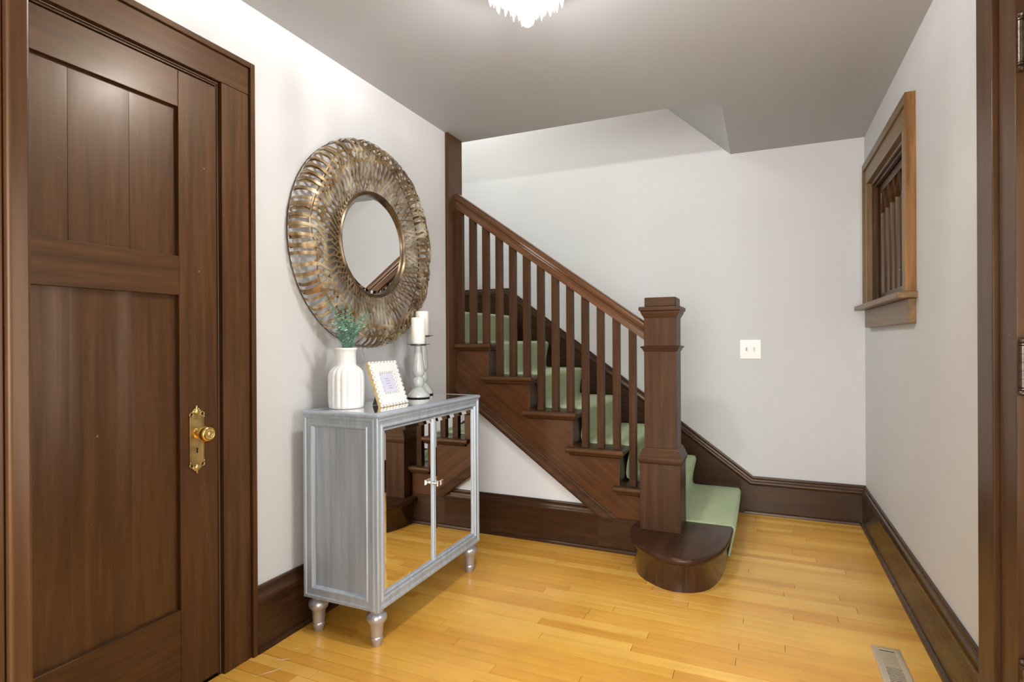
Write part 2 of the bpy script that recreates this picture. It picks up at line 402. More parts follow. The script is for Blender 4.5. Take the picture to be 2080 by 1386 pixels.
# ------------------------------------------------------------------ baseboards (same profile everywhere)
BH = .25
CAP = [(0, 0), (.011, 0), (.014, -.006), (.013, -.014), (.020, -.019), (.021, -.032), (.026, -.038), (.027, -.05), (.024, -.056), (.0225, -.06), (0, -.06)]
FULL = CAP[:-1]+[(.021, -.062), (.021, -BH+.022), (.030, -BH+.018), (.034, -BH+.008), (.034, -BH), (0, -BH)]
fullz = lambda fmap: fmap
def base(name, path, fm, label, mat):
    b = MB().sweep(path, FULL, fm); return struct(name, b, mat, label, 'baseboard')
base('baseboard_left', [(1.588, BH), (3.054, BH)], MYZ(XL), 'tall dark moulded baseboard behind the mirrored cabinet', BY)
base('baseboard_right', [(2.05, BH), (YB-.001, BH)], MYZ(XR, -1), 'tall dark moulded baseboard under the window wall', BY)
bs = base('baseboard_stair', [(-1.779, BH), (-.865, BH)], MXZ(3.176), 'dark moulded baseboard under the stair triangle', BX)
obj('flush_board', MB().sweep([(-.8649, .1945), (-.62, .1945)], [(0, 0), (.021, 0), (.021, -.1945+.022), (.030, -.1945+.018), (.034, -.1945+.008), (.034, -.1945), (0, -.1945)], MXZ(3.176)), BX, bs)
bb = thing('baseboard_back', (0, YB, 0), 'dark baseboard turning up into the stair skirt on the back wall', 'baseboard', kind='structure')
SK = [(XR-.001, .255), (-.063, .255), (-1.905, 1.627), (-2.91, 1.627)]
obj('cap_moulding', MB().sweep(SK, [(d, -s) for d, s in CAP], MXZ(YB)), BX, bb)
obj('skirt_board', MB().prism([(XR-.001, 0), (XR-.001, .20), (-.063-.02, .20), (-1.905-.02, 1.567), (-2.91, 1.567), (-2.91, 1.2), (-1.9, 1.2), (-.25, 0)], 'y', YB-.02, YB-.0005), BX, bb)
obj('shoe_moulding', MB().sweep([(-.12, .02), (XR-.036, .02)], [(0, -.02), (.034, -.02), (.034, -.012), (.029, -.002), (.02, 0), (0, 0)], MXZ(YB)), BX, bb)

# ------------------------------------------------------------------ staircase
N = lambda n: -.712-.2735*(n-3) if n > 1 else -.150
Z = lambda n: .176+.201*(n-1)
SY = 3.156                                   # stringer face
stc = thing('staircase', (-.6, 3.7, 0), 'dark stained straight staircase rising left along the back wall', 'staircase')
LST = -2.9
tri = MB().prism([(-1.7795, 0), (-.90, 0), (-.90, .26), (-1.7795, .895)], 'y', 3.176, 3.23)
struct('wall_stair', tri, WALL, 'pale triangular wall panel under the stair stringer', 'wall')
def tread(n):
    x1 = N(n); x0 = N(n+1)-.03 if n < 7 else LST; z1 = Z(n); z0 = z1-.03; r = .013
    prof = [(x0, z0), (x1-r, z0)]+[(x1-r+r*math.cos(a), z0+.015+.015*math.sin(a)) for a in [(-80+20*i)*PI/180 for i in range(9)]]+[(x1-r, z1), (x0, z1)]
    y0 = 3.150 if n < 7 else 3.24
    if n == 6: prof = [(max(p_, -1.7795), q_) for p_, q_ in prof]
    o = obj('tread', MB().prism(prof, 'y', y0, YB-.021), TR, stc, smooth=50)
    if n == 6: obj('tread_end', B(x0, -1.7796, 3.24, YB-.021, z0, z1), TR, o)
    # cove under the front nosing
    obj('cove_moulding', MB().prism([(x1-.028, z0-.018), (x1-.028, z0), (x1-.008, z0), (x1-.012, z0-.01), (x1-.02, z0-.016)], 'y', SY if n < 7 else 3.24, YB-.021), TR, o)
    if n < 7:
        xa = max(N(n+1)-.062, -1.7795); xb = x1
        pr = [(3.149, z0), (3.149, z1), (3.12+.012, z1)]+[(3.133-.013*math.cos(a), z0+.015+.015*math.sin(a)) for a in [(80-20*i)*PI/180 for i in range(9)]]+[(3.133, z0)]
        obj('return_nosing', MB().prism(pr, 'x', xa, xb), WX, o, .003)
        obj('return_cove', MB().prism([(SY, z0-.02), (SY, z0-.0003), (3.13, z0-.0003), (3.134, z0-.008), (3.143, z0-.014)], 'x', xa+.02, x1-.012), WX, o)
for n in range(2, 8): tread(n)
for n in range(2, 8):
    xr = N(n)-.028; z0 = Z(n-1); z1 = Z(n)-.03
    obj('riser', B(xr-.018, xr, SY+.0215 if n < 7 else 3.24, YB-.021, z0, z1), TR, stc)
# cut stringer
poly = [(-.60, .0), (-.60, Z(2)-.0305), (N(2)-.2, Z(2)-.0305)]
poly = [(-.62, .195)]
poly += [(-.62, Z(2)-.0305)]
for n in range(3, 7): poly += [(N(n)-.028, Z(n-1)-.0305), (N(n)-.028, Z(n)-.0305)]
poly += [(-1.7795, Z(6)-.0305), (-1.7795, .895), (-.81, .195)]
obj('stringer', MB().prism(poly, 'y', SY, 3.1755), SX, stc, .001)
mo = MB(); q0 = (-.755, .195); sl = .7345; nn = math.hypot(1, sl); vs = []
for xe in (None, -1.7795):
    for d, s in CAP:                      # s <= 0 runs down-left from the upper edge; lower end cut level with the base cap
        zz = lambda x: q0[1]+(q0[0]-x)*sl+s*nn
        x = q0[0]+s*nn/sl if xe is None else xe
        vs.append((x, SY-d, max(zz(x), .1951)))
k = len(CAP)
mo.add(vs, [(i, (i+1) % k, k+(i+1) % k, k+i) for i in range(k)]+[tuple(range(k)), tuple(range(k, 2*k))[::-1]])
obj('stringer_moulding', mo, NXW, stc, smooth=25)
# starting step with a round end
def smoothloop(pts, n=6):
    out = []
    for i in range(len(pts)-1):
        p0 = pts[max(i-1, 0)]; p1 = pts[i]; p2 = pts[i+1]; p3 = pts[min(i+2, len(pts)-1)]
        for k in range(n):
            t = k/n; out.append(tuple(.5*((2*p1[j])+(-p0[j]+p2[j])*t+(2*p0[j]-5*p1[j]+4*p2[j]-p3[j])*t*t+(-p0[j]+3*p1[j]-3*p2[j]+p3[j])*t**3) for j in range(2)))
    return out+[pts[-1]]
topo = smoothloop([(-.662, 3.12), (-.655, 3.04), (-.60, 2.885), (-.475, 2.758), (-.36, 2.727), (-.27, 2.765), (-.198, 2.89), (-.160, 3.07), (-.150, 3.28)])
riso = smoothloop([(-.625, 3.12), (-.622, 3.02), (-.575, 2.89), (-.46, 2.79), (-.36, 2.772), (-.275, 2.815), (-.222, 2.905), (-.188, 3.08), (-.180, 3.28)])
inner = [(-.15-0, YB-.021), (-.75, YB-.021), (-.75, 3.18), (-.662, 3.18)]
def ring_prism(profile_offsets, loop, back):
    # rounded edge: loops at shrinking offset
    mb = MB(); n = len(loop)+len(back); vs = []; fs = []
    cx, cy = -.40, 3.15
    for off, z in profile_offsets:
        for i, (px, py) in enumerate(loop):
            a = loop[max(i-1, 0)]; b = loop[min(i+1, len(loop)-1)]
            dx, dy = b[0]-a[0], b[1]-a[1]; l = math.hypot(dx, dy); vs.append((px-dy/l*off, py+dx/l*off, z))
        for px, py in back: vs.append((px, py, z))
    m_ = len(profile_offsets)
    for j in range(m_-1):
        for i in range(n): k = (i+1) % n; fs.append((j*n+i, j*n+k, (j+1)*n+k, (j+1)*n+i))
    fs += [tuple(range(n))[::-1], tuple((m_-1)*n+i for i in range(n))]
    return mb.add(vs, fs)
z1 = Z(1); z0 = z1-.032
tp = ring_prism([(.012, z0), (.003, z0+.004), (0, z0+.012), (0, z0+.019), (.003, z0+.027), (.011, z1)], topo, inner)
ts = obj('starting_tread', tp, TR, stc, smooth=50)
ri = ring_prism([(0, 0), (0, z0-.018), (-.006, z0-.012), (-.014, z0-.005), (-.016, z0)], riso, [(-.180, YB-.021), (-.70, YB-.021), (-.70, 3.18), (-.63, 3.18)])
tag(obj('starting_riser', ri, wood('bullnose_wood', 'Z', lin(40, 24, 18), lin(70, 42, 30), rough=.2, coat=.6), stc, smooth=50), 'rounded bullnose front of the lowest step')

# ------------------------------------------------------------------ railing: newel, handrail, balusters
NX, NY = -.503, 3.184
rl = thing('stair_railing', (NX, NY, Z(1)), 'dark wooden stair railing with square newel post and slim balusters', 'railing')
def sq(c, prof):
    mb = MB(); vs = []; fs = []
    for h, z in prof: vs += [(c[0]-h, c[1]-h, z), (c[0]+h, c[1]-h, z), (c[0]+h, c[1]+h, z), (c[0]-h, c[1]+h, z)]
    for j in range(len(prof)-1):
        for i in range(4): k = (i+1) % 4; fs.append((j*4+i, j*4+k, j*4+4+k, j*4+4+i))
    k = (len(prof)-1)*4; fs += [(3, 2, 1, 0), (k, k+1, k+2, k+3)]
    return mb.add(vs, fs)
nl = obj('newel_post', sq((NX, NY), [(.107, Z(1)), (.107, .545), (.085, .60), (.085, 1.34)]), NZ, rl, .002)
obj('base_collar', sq((NX, NY), [(.1075, .533), (.113, .54), (.115, .555), (.113, .568), (.107, .575), (.106, .585), (.099, .596), (.097, .606), (.0855, .618)]), NXW, nl, .001)
obj('middle_collar', sq((NX, NY), [(.086, 1.134), (.09, 1.14), (.094, 1.15), (.101, 1.156), (.103, 1.162), (.0855, 1.166)]), NXW, nl, .001)
obj('cap_collar', sq((NX, NY), [(.086, 1.315), (.089, 1.322), (.096, 1.335), (.101, 1.345), (.101, 1.351), (.109, 1.357), (.11, 1.37), (.107, 1.376), (.08, 1.378)]), NXW, nl, .001)
obj('cap_block', sq((NX, NY), [(.083, 1.376), (.083, 1.427)]), NXW, nl, .006, 3)
RS = .712
rz = lambda x: 1.303+RS*(-.6-x)       # top of the rail
hp = [(-.034, -.045), (-.036, -.030), (-.034, -.012), (-.026, -.003), (-.012, 0), (.012, 0), (.026, -.003), (.034, -.012), (.036, -.030), (.034, -.045),
      (.026, -.052), (.025, -.060), (.029, -.066), (.030, -.090), (.030, -.104), (-.030, -.104), (-.030, -.090), (-.029, -.066), (-.025, -.060), (-.026, -.052)]
mb = MB(); xa, xb = -1.7795, NX-.084
mb.add([(xa, NY+d, rz(xa)+h) for d, h in hp]+[(xb, NY+d, rz(xb)+h) for d, h in hp],
       [(i, (i+1) % 20, 20+(i+1) % 20, 20+i) for i in range(20)]+[tuple(range(20))[::-1], tuple(range(20, 40))])
obj('handrail', mb, wood('handrail_wood', 'X', lin(76, 49, 31), lin(104, 69, 45), rough=.25, coat=.4, rot=.62), rl, smooth=25)
for k in range(13):
    x = -.667-.0915*k; n = 2
    while x < N(n+1): n += 1
    h = .0195; y0, y1 = NY-h, NY+h
    zt = [rz(x-h)-.1035, rz(x+h)-.1035]
    mb = MB().add([(x-h, y0, Z(n)), (x+h, y0, Z(n)), (x+h, y1, Z(n)), (x-h, y1, Z(n)), (x-h, y0, zt[0]), (x+h, y0, zt[1]), (x+h, y1, zt[1]), (x-h, y1, zt[0])],
                  [(0,3,2,1),(4,5,6,7),(0,1,5,4),(1,2,6,5),(2,3,7,6),(3,0,4,7)])
    obj('baluster', mb, NZ, rl, .0015)

# ------------------------------------------------------------------ stair runner
th = .011
path = [(-.168, .012), (-.160, .05), (-.150, .10), (-.141, .145)]
for n in range(1, 8):
    x, z = N(n), Z(n); c = (x-.016, z-.017); r = .017+th
    path += [(c[0]+r*math.cos(a), c[1]+r*math.sin(a)) for a in [(5+17*i)*PI/180 for i in range(6)]]
    if n < 7:
        xr = N(n+1)-.026
        path += [(xr-.02+.055, z+th), (xr+.03, z+th+.002), (xr+.016, z+th+.01), (xr+.013, z+th+.03), (xr+.018, z+th+.08), (xr+.03, z+.15)]
    else: path += [(LST+.05, z+th)]
CY0, CY1 = 3.308, 4.15
mb = MB(); n = len(path); vs = []; fs = []
def off(i, d):
    a = path[max(i-1, 0)]; b = path[min(i+1, n-1)]; dx, dy = b[0]-a[0], b[1]-a[1]; l = math.hypot(dx, dy)
    return (path[i][0]-dy/l*d, path[i][1]+dx/l*d)
ys = [CY0, CY0+.002, CY0+.006]+[CY0+.006+(CY1-CY0-.012)*i/6 for i in range(1, 6)]+[CY1-.006, CY1-.002, CY1]
for j, yy in enumerate(ys):
    ed = min(j, len(ys)-1-j); dd = [-.006, -.002, 0][min(ed, 2)]
    for i in range(n):
        wob = .0015*math.sin(i*1.7+j*.9)
        p = off(i, -dd+wob if ed > 2 else -dd); vs.append((p[0], yy, p[1]))
base_i = len(vs)
for i in range(n):
    p = off(i, .0105); vs.append((p[0], CY0, p[1]))
for i in range(n):
    p = off(i, .0105); vs.append((p[0], CY1, p[1]))
for j in range(len(ys)-1):
    for i in range(n-1): fs.append((j*n+i, j*n+i+1, (j+1)*n+i+1, (j+1)*n+i))
for i in range(n-1):
    fs.append((base_i+i, base_i+i+1, i+1, i)); q = (len(ys)-1)*n
    fs.append((q+i, q+i+1, base_i+n+i+1, base_i+n+i))
    fs.append((base_i+i, base_i+n+i, base_i+n+i+1, base_i+i+1))
mb.add(vs, fs)
tag(obj('stair_runner', mb, CARPET, smooth=60, origin=(-.15, 3.7, 0)), 'sage green carpet runner draped down the dark stairs', 'carpet')

# ------------------------------------------------------------------ left door
XD = -1.795
d1 = thing('door_1', (XL, 1.03, 0), 'dark stained closet door with plank panels and brass knob', 'door', kind='structure')
YH, YK = .612, 1.434
obj('stile', B(XD-.035, XD, YK-.142, YK, .012, 2.116), WZ, d1, .0015)
obj('stile', B(XD-.035, XD, YH, YH+.142, .012, 2.116), WZ, d1, .0015)
yi0, yi1 = YH+.1425, YK-.1425
for z0, z1 in ((.012, .296), (1.358, 1.490), (1.992, 2.116)):
    obj('rail', B(XD-.035, XD, yi0, yi1, z0, z1), WY, d1, .0015)
joints = [yi0-.006, .968, 1.140, yi1+.006]
for z0, z1 in ((.291, 1.363), (1.485, 1.997)):
    for a, b in zip(joints[:-1], joints[1:]):
        mb = MB(); K = 12; vs = []
        for i in range(K+1):
            t = i/K; yy = a+.0006+(b-a-.0012)*t; x = XD-.0165+((.005 if b < 1 else .0065)*max(0, (t-.6)/.4)**2 if z0 < 1 and b < yi1 else 0)-((.0012 if z0 < 1 else .0003) if i in (0, K) else 0)
            vs += [(x, yy, z0), (x, yy, z1), (XD-.024, yy, z1), (XD-.024, yy, z0)]
        fs = []
        for i in range(K):
            p, q = i*4, i*4+4
            for s_ in range(4): fs.append((p+s_, q+s_, q+(s_+1) % 4, p+(s_+1) % 4))
        fs += [(0, 1, 2, 3), (K*4+3, K*4+2, K*4+1, K*4)]
        obj('board', mb.add(vs, fs), WB if z0 < 1 else WZ, d1, smooth=20)
# escutcheon, keyhole, knob
py, pz = 1.352, .862
ep = [(-.027, -.075), (-.016, -.088), (.016, -.088), (.027, -.075), (.027, .075), (.016, .088), (-.016, .088), (-.027, .075)]
plate = MB().prism([(py+a, pz+b) for a, b in ep], 'x', XD, XD+.004)
ct = [(py+a*.62, pz+b*.82) for a, b in ep]
es = obj('escutcheon', plate, BRASS, d1, .001)
obj('raised_border', MB().sweep([(py+a*.86, pz+b*.94) for a, b in ep], [(.0035, -.0025), (.0065, -.001), (.0065, .001), (.0035, .0025)], MYZ(XD), closed=True), BRASS, es)
obj('raised_border', MB().sweep([(py+a*.6, pz+b*.86) for a, b in ep], [(.0035, -.0015), (.0055, -.0005), (.0055, .0005), (.0035, .0015)], MYZ(XD), closed=True), BRASS, es)
orn = MB()
for sg in (1, -1):
    c = pz+sg*.093
    orn.ball((XD+.004, py, c+sg*.003), .011, 10, 6, (.5, 1, 1)).ball((XD+.003, py, c+sg*.014), .006, 8, 5, (.5, 1, 1)).ball((XD+.003, py, c+sg*.021), .0035, 8, 5, (.6, 1, 1.3))
    for q in (1, -1):
        orn.ball((XD+.003, py+q*.012, c+sg*.004), .006, 8, 5, (.5, 1, 1)).ball((XD+.003, py+q*.008, c+sg*.011), .004, 8, 5, (.5, 1, 1))
        orn.tube([(XD+.0035, py+q*(.020+.0075*math.cos(a)), c-sg*(.006-.0075*math.sin(a))) for a in [i*PI/5 for i in range(-3, 7)]], .0024, 6)
        orn.ball((XD+.0035, py+q*.026, c-sg*.016), .0035, 8, 5)
for i in range(10):
    orn.ball((XD+.004, py-.0215, pz+.045-.01*i), .0022, 6, 4)
obj('ornament', orn, BRASS, es)
obj('keyhole', MB().lathe([(.0034, 0), (.0034, .0006)], (XD+.004, py, pz-.032), 12, 'x').prism([(py-.0018, pz-.034), (py+.0018, pz-.034), (py+.0026, pz-.046), (py-.0026, pz-.046)], 'x', XD+.004, XD+.0046), BLACK, es)
kz = pz+.022
kb = obj('doorknob', MB().lathe([(.019, .003), (.0185, .007), (.012, .010), (.0105, .022), (.012, .030), (.020, .035), (.0262, .042), (.0275, .050), (.0262, .057), (.0225, .062), (.0205, .0625)], (XD, py+.002, kz), 28, 'x'), BRASSK, d1)
fl2 = MB().lathe([(.0205, .0615), (.0195, .064), (.0175, .0632), (.0165, .0645), (.0105, .0652), (.009, .0645), (.0045, .0675), (.001, .068)], (XD, py+.002, kz), 28, 'x')
for i in range(14): a = 2*PI*i/14; fl2.ball((XD+.0645, py+.002+.0148*math.cos(a), kz+.0148*math.sin(a)), .0028, 6, 4)
obj('knob_rosette', fl2, BRASS, kb)
# casing
c1 = thing('trim_3', (XL, 1.5, 0), 'dark flat casing with raised edge around the closet door', 'trim', kind='structure')
obj('side_casing', B(XL, XL+.022, 1.446, 1.562, 0, 2.134), WZ, c1, .0015)
obj('head_casing', B(XL, XL+.023, .484, 1.5625, 2.1345, 2.234), WY, c1, .0015)
obj('side_casing', B(XL, XL+.022, .484, .60, 0, 2.134), WZ, c1, .0015)
obj('backband', B(XL, XL+.034, 1.563, 1.584, 0, 2.255), WZ, c1, .002)
obj('backband', B(XL, XL+.034, .462, 1.5625, 2.2345, 2.255), WY, c1, .002)
obj('jamb', B(XL-.119, XL-.001, 1.437, 1.4465, 0, 2.134), WZ, c1)
obj('jamb', B(XL-.119, XL-.001, .598, .608, 0, 2.134), WZ, c1)
obj('jamb', B(XL-.119, XL-.001, .608, 1.437, 2.124, 2.134), WY, c1)
obj('door_stop', B(XL-.10, XD-.0355, 1.405, 1.437, 0, 2.124), WZ, c1)
struct('wall_closet', B(XL-.5, XL-.121, .3, 1.7, 0, 2.4), BLACK, 'dark closet space behind the closet door', 'wall')

# ------------------------------------------------------------------ front door (right edge)
d2 = thing('door_2', (XR+.03, 1.33, 0), 'dark front door with bronze hinges at the right edge of the picture', 'door', kind='structure')
XF = XR+.012
obj('stile', B(XF, XF+.042, DY1-.125, DY1-.008, .012, DZ-.008), WZ, d2, .002)
obj('stile', B(XF, XF+.042, DY0+.008, DY0+.125, .012, DZ-.008), WZ, d2, .002)
for z0, z1 in ((.012, .27), (.58, .70), (1.72, DZ-.008)): obj('rail', B(XF, XF+.042, DY0+.1255, DY1-.1255, z0, z1), WY, d2, .002)
obj('panel', B(XF+.012, XF+.03, DY0+.12, DY1-.12, .265, .585), WZ, d2)
obj('pane', B(XF+.015, XF+.021, DY0+.1256, DY1-.1256, .7005, 1.7195), DAYPANE, d2)
for zc in (1.932, 1.128, .33):
    hx, hy = XR-.014, DY1+.002
    hg = obj('hinge', MB().lathe([(.0075, -.052), (.0085, -.051), (.0085, -.031), (.0078, -.0305), (.0085, -.03), (.0085, -.0105), (.0078, -.01), (.0085, -.0095), (.0085, .0105), (.0078, .011), (.0085, .0115), (.0085, .031), (.0078, .0315), (.0085, .032), (.0085, .051), (.0075, .052)], (hx, hy, zc), 16), IRON, d2)
    fin = MB()
    for sg in (1, -1): fin.lathe([(.004, sg*.052), (.009, sg*.054), (.009, sg*.057), (.005, sg*.059), (.0085, sg*.063), (.009, sg*.067), (.006, sg*.0715), (.001, sg*.073)], (hx, hy, zc), 16)
    obj('finial', fin, IRON, hg)
    obj('leaf', B(hx, XF+.001, hy-.03, hy-.002, zc-.045, zc+.045), IRON, hg)
c2 = thing('trim_4', (XR, 1.9, 0), 'dark casing beside the hinged front door on the right wall', 'trim', kind='structure')
def vcas(y0, y1, y2, y3):
    obj('side_casing', B(XR-.022, XR, min(y0, y1), max(y0, y1), 0, 2.13), WZ, c2, .0015)
    obj('inner_bead', B(XR-.016, XR, min(y1, y2), max(y1, y2), 0, 2.13), WZ, c2, .003)
    obj('backband', B(XR-.034, XR, min(y2, y3), max(y2, y3), 0, 2.25), WZ, c2, .003)
vcas(1.806, 1.912, 1.925, 2.046); c2b = None
obj('side_casing', B(XR-.022, XR, .76, .864, 0, 2.13), WZ, c2, .0015)
obj('head_casing', B(XR-.022, XR, .62, 1.912, 2.1305, 2.25), WY, c2, .0015)
obj('jamb', B(XR-.001, XR+.119, DY1-.006, DY1+.0002, 0, DZ), WZ, c2)

# ------------------------------------------------------------------ window on the right wall
w1 = thing('window_1', (XR, 3.48, WZ0), 'small wood-framed art glass window high on the right wall', 'window', kind='structure')
YA, YZ = 2.912, 4.06           # outer casing
obj('side_casing', B(XR-.030, XR, YA+.02, WY0+.006, 1.4005, 2.125), WC, w1, .002)
obj('side_casing', B(XR-.030, XR, WY1-.006, YZ-.02, 1.4005, 2.125), WC, w1, .002)
obj('head_casing', B(XR-.030, XR, YA+.02, YZ-.02, 2.1255, 2.215), WCY, w1, .002)
obj('backband', B(XR-.040, XR, YA, YA+.0198, 1.4005, 2.258), RW, w1, .002)
obj('backband', B(XR-.040, XR, YZ-.0198, YZ, 1.4005, 2.258), WC, w1, .002)
obj('backband', B(XR-.040, XR, YA+.02, YZ-.02, 2.2155, 2.258), WCY, w1, .002)
obj('stool', B(XR-.075, XR+.03, YA-.025, YZ+.07, 1.372, 1.400), WCY, w1, .004)
obj('apron', B(XR-.03, XR, YA+.008, YZ-.02, 1.265, 1.3715), WCY, w1, .002)
obj('jamb', B(XR+.0005, XR+.119, WY0, WY0+.012, WZ0+.006, WZ1), WC, w1)
obj('jamb', B(XR+.0005, XR+.119, WY1-.012, WY1, WZ0+.006, WZ1), WZ, w1)
obj('jamb', B(XR+.0005, XR+.119, WY0+.0125, WY1-.0125, WZ1-.012, WZ1), WY, w1)
obj('stop_moulding', MB().prism([(WY1-.012, XR+.01), (WY1-.012, XR+.03), (WY1-.026, XR+.03), (WY1-.026, XR+.014), (WY1-.02, XR+.01)], 'z', WZ0+.006, WZ1-.012).v and MB().box(XR+.008, XR+.028, WY1-.027, WY1-.0125, WZ0+.006, WZ1-.0125), WZ, w1, .004)
obj('stop_moulding', B(XR+.008, XR+.028, WY0+.0125, WY0+.027, WZ0+.006, WZ1-.0125), WZ, w1, .004)
obj('stop_moulding', B(XR+.008, XR+.028, WY0+.0275, WY1-.0275, WZ1-.028, WZ1-.0125), WY, w1, .004)
GX = XR+.032
sa = obj('sash_frame', MB().sweep([(WY0+.0125, WZ0+.007), (WY1-.0125, WZ0+.007), (WY1-.0125, WZ1-.013), (WY0+.0125, WZ1-.013)], [(0, .0005), (0, .058), (-.012, .062), (-.034, .062), (-.034, .0005)], MYZ(GX, -1), closed=True), WZ, w1)
gy0, gy1, gz0, gz1 = WY0+.0745, WY1-.0745, WZ0+.069, WZ1-.075
for i in range(6):
    a = gy0+(gy1-gy0)*i/6; b = gy0+(gy1-gy0)*(i+1)/6
    obj('pane', B(GX+.018, GX+.022, a+.0065, b-.0065, gz0-.002, gz1+.002), PANEGL, sa)
    if i: obj('muntin', MB().prism([(a-.006, GX+.004), (a, GX-.002), (a+.006, GX+.004), (a+.006, GX+.030), (a-.006, GX+.030)][::1], 'z', gz0-.003, gz1-.15).v and MB().add(
        [(GX+.004, a-.006, gz0), (GX-.004, a, gz0), (GX+.004, a+.006, gz0), (GX+.03, a+.006, gz0), (GX+.03, a-.006, gz0), (GX+.004, a-.006, gz1-.10), (GX-.004, a, gz1-.10), (GX+.004, a+.006, gz1-.10), (GX+.03, a+.006, gz1-.10), (GX+.03, a-.006, gz1-.10)],
        [(0, 1, 6, 5), (1, 2, 7, 6), (2, 3, 8, 7), (3, 4, 9, 8), (4, 0, 5, 9), (0, 4, 3, 2, 1), (5, 6, 7, 8, 9)]), WZ, sa)
cw = (gy1-gy0)/6
for i in range(6):
    a = gy0+cw*i
    for (ya, za), (yb, zb) in (((a, gz1-.11), (a+cw/2, gz1+.0)), ((a+cw/2, gz1+.0), (a+cw, gz1-.11))):
        obj('pointed_muntin', MB().sweep([(ya, za), (yb, zb)], [(.004, -.007), (-.004, 0), (.004, .007), (.016, .007), (.016, -.007)], MYZ(GX, 1)), WZ, sa)
obj('dark_backing', B(XR+.10, XR+.118, WY0+.0125, WY1-.0125, WZ0+.006, WZ1-.0125), BLACK, w1)  # added black panel that shuts out the outside so the panes stay dark

# ------------------------------------------------------------------ mirrored cabinet
CX0, CX1, CYa, CYb, CZ0, CZ1 = -1.733, -1.357, 1.783, 2.640, .150, .901
cb = thing('mirrored_cabinet', ((CX0+CX1)/2, (CYa+CYb)/2, 0), 'silver painted cabinet with two mirrored doors and turned legs', 'cabinet')
obj('body', B(CX0, CX1-.02, CYa+.014, CYb-.014, CZ0, CZ1), SILZ, cb, .001)
FR = [(0, 0), (.013, 0), (.015, .004), (.015, .012), (.011, .016), (.011, .034), (.014, .038), (.014, .044), (.004, .050), (.001, .052), (0, .052)]
for yy, sg in ((CYa+.014, -1), (CYb-.014, 1)):
    obj('side_frame', MB().sweep([(CX0+.001, CZ0), (CX1-.016, CZ0), (CX1-.016, CZ1), (CX0+.001, CZ1)], FR, MXZ(yy, sg), closed=True), SILZ, cb, smooth=25)
FRF = [(0, 0), (.017, 0), (.020, .004), (.020, .012), (.014, .017), (.014, .030), (.018, .034), (.018, .039), (.006, .046), (0, .046)]
obj('front_frame', MB().sweep([(CYa, CZ0), (CYb, CZ0), (CYb, CZ1), (CYa, CZ1)], FRF, MYZ(CX1-.02), closed=True), SILZ, cb, smooth=25)
tpf = MB().sweep([(CX0-.002, CYa-.002), (CX1+.003, CYa-.002), (CX1+.003, CYb+.002), (CX0-.002, CYb+.002)], [(CZ1, 0), (CZ1+.006, -.002), (CZ1+.012, 0), (CZ1+.015, .004), (CZ1+.015, .040), (CZ1+.011, .046), (CZ1+.006, .048), (CZ1, .048)], lambda a, b, d: (a, b, d), closed=True)
obj('top_frame', tpf, SILY, cb, smooth=25)
obj('top_mirror', B(CX0+.044, CX1-.043, CYa+.044, CYb-.044, CZ1, CZ1+.0145), MIRROR, cb)
fy0, fy1, fz0, fz1 = CYa+.047, CYb-.047, CZ0+.047, CZ1-.047; ym = (fy0+fy1)/2
for s_, (a, b) in ((1, (fy0, ym-.0015)), (-1, (ym+.0015, fy1))):
    dr = obj('door', MB().sweep([(a, fz0), (b, fz0), (b, fz1), (a, fz1)], [(0, 0), (.008, 0), (.010, .002), (.010, .007), (.006, .009), (0, .009)], MYZ(CX1-.018), closed=True), SILZ, cb, smooth=25)
    a2, b2, c2_, e2 = a+.009, b-.009, fz0+.009, fz1-.009; bw = .016; x0, x1 = CX1-.0165, CX1-.0135
    mm = MB().add([(x0, a2, c2_), (x0, b2, c2_), (x0, b2, e2), (x0, a2, e2), (x1, a2+bw, c2_+bw), (x1, b2-bw, c2_+bw), (x1, b2-bw, e2-bw), (x1, a2+bw, e2-bw)],
                  [(0, 1, 5, 4), (1, 2, 6, 5), (2, 3, 7, 6), (3, 0, 4, 7), (4, 5, 6, 7)])
    obj('mirror_panel', mm, MIRROR, dr, smooth=5)
    ky = b-.012 if s_ == 1 else a+.012; kz_ = .556
    kn = MB().lathe([(.008, 0), (.008, .003), (.004, .005), (.0035, .018), (.006, .021)], (CX1-.009, ky, kz_), 12, 'x')
    h0, h1 = .007, .012
    kn.add([(CX1+.011, ky-h0, kz_-h0), (CX1+.011, ky+h0, kz_-h0), (CX1+.011, ky+h0, kz_+h0), (CX1+.011, ky-h0, kz_+h0), (CX1+.019, ky-h1, kz_-h1), (CX1+.019, ky+h1, kz_-h1), (CX1+.019, ky+h1, kz_+h1), (CX1+.019, ky-h1, kz_+h1), (CX1+.023, ky-.009, kz_-.009), (CX1+.023, ky+.009, kz_-.009), (CX1+.023, ky+.009, kz_+.009), (CX1+.023, ky-.009, kz_+.009)],
           [(3, 2, 1, 0), (0, 1, 5, 4), (1, 2, 6, 5), (2, 3, 7, 6), (3, 0, 4, 7), (4, 5, 9, 8), (5, 6, 10, 9), (6, 7, 11, 10), (7, 4, 8, 11), (8, 9, 10, 11)])
    tag(obj('knob', kn, CHROME, dr, smooth=25), 'small square chrome knob')
for lx in (CX0+.042, CX1-.040):
    for ly in (CYa+.042, CYb-.042):
        obj('leg', MB().lathe([(.017, 0), (.019, .002), (.0215, .024), (.0245, .025), (.026, .031), (.0245, .037), (.023, .039), (.0245, .05), (.0275, .085), (.030, .091), (.0385, .100), (.041, .113), (.0385, .125), (.030, .132), (.026, .136), (.029, .142), (.029, .1502)], (lx, ly, 0), 24), SILGLOSS, cb)

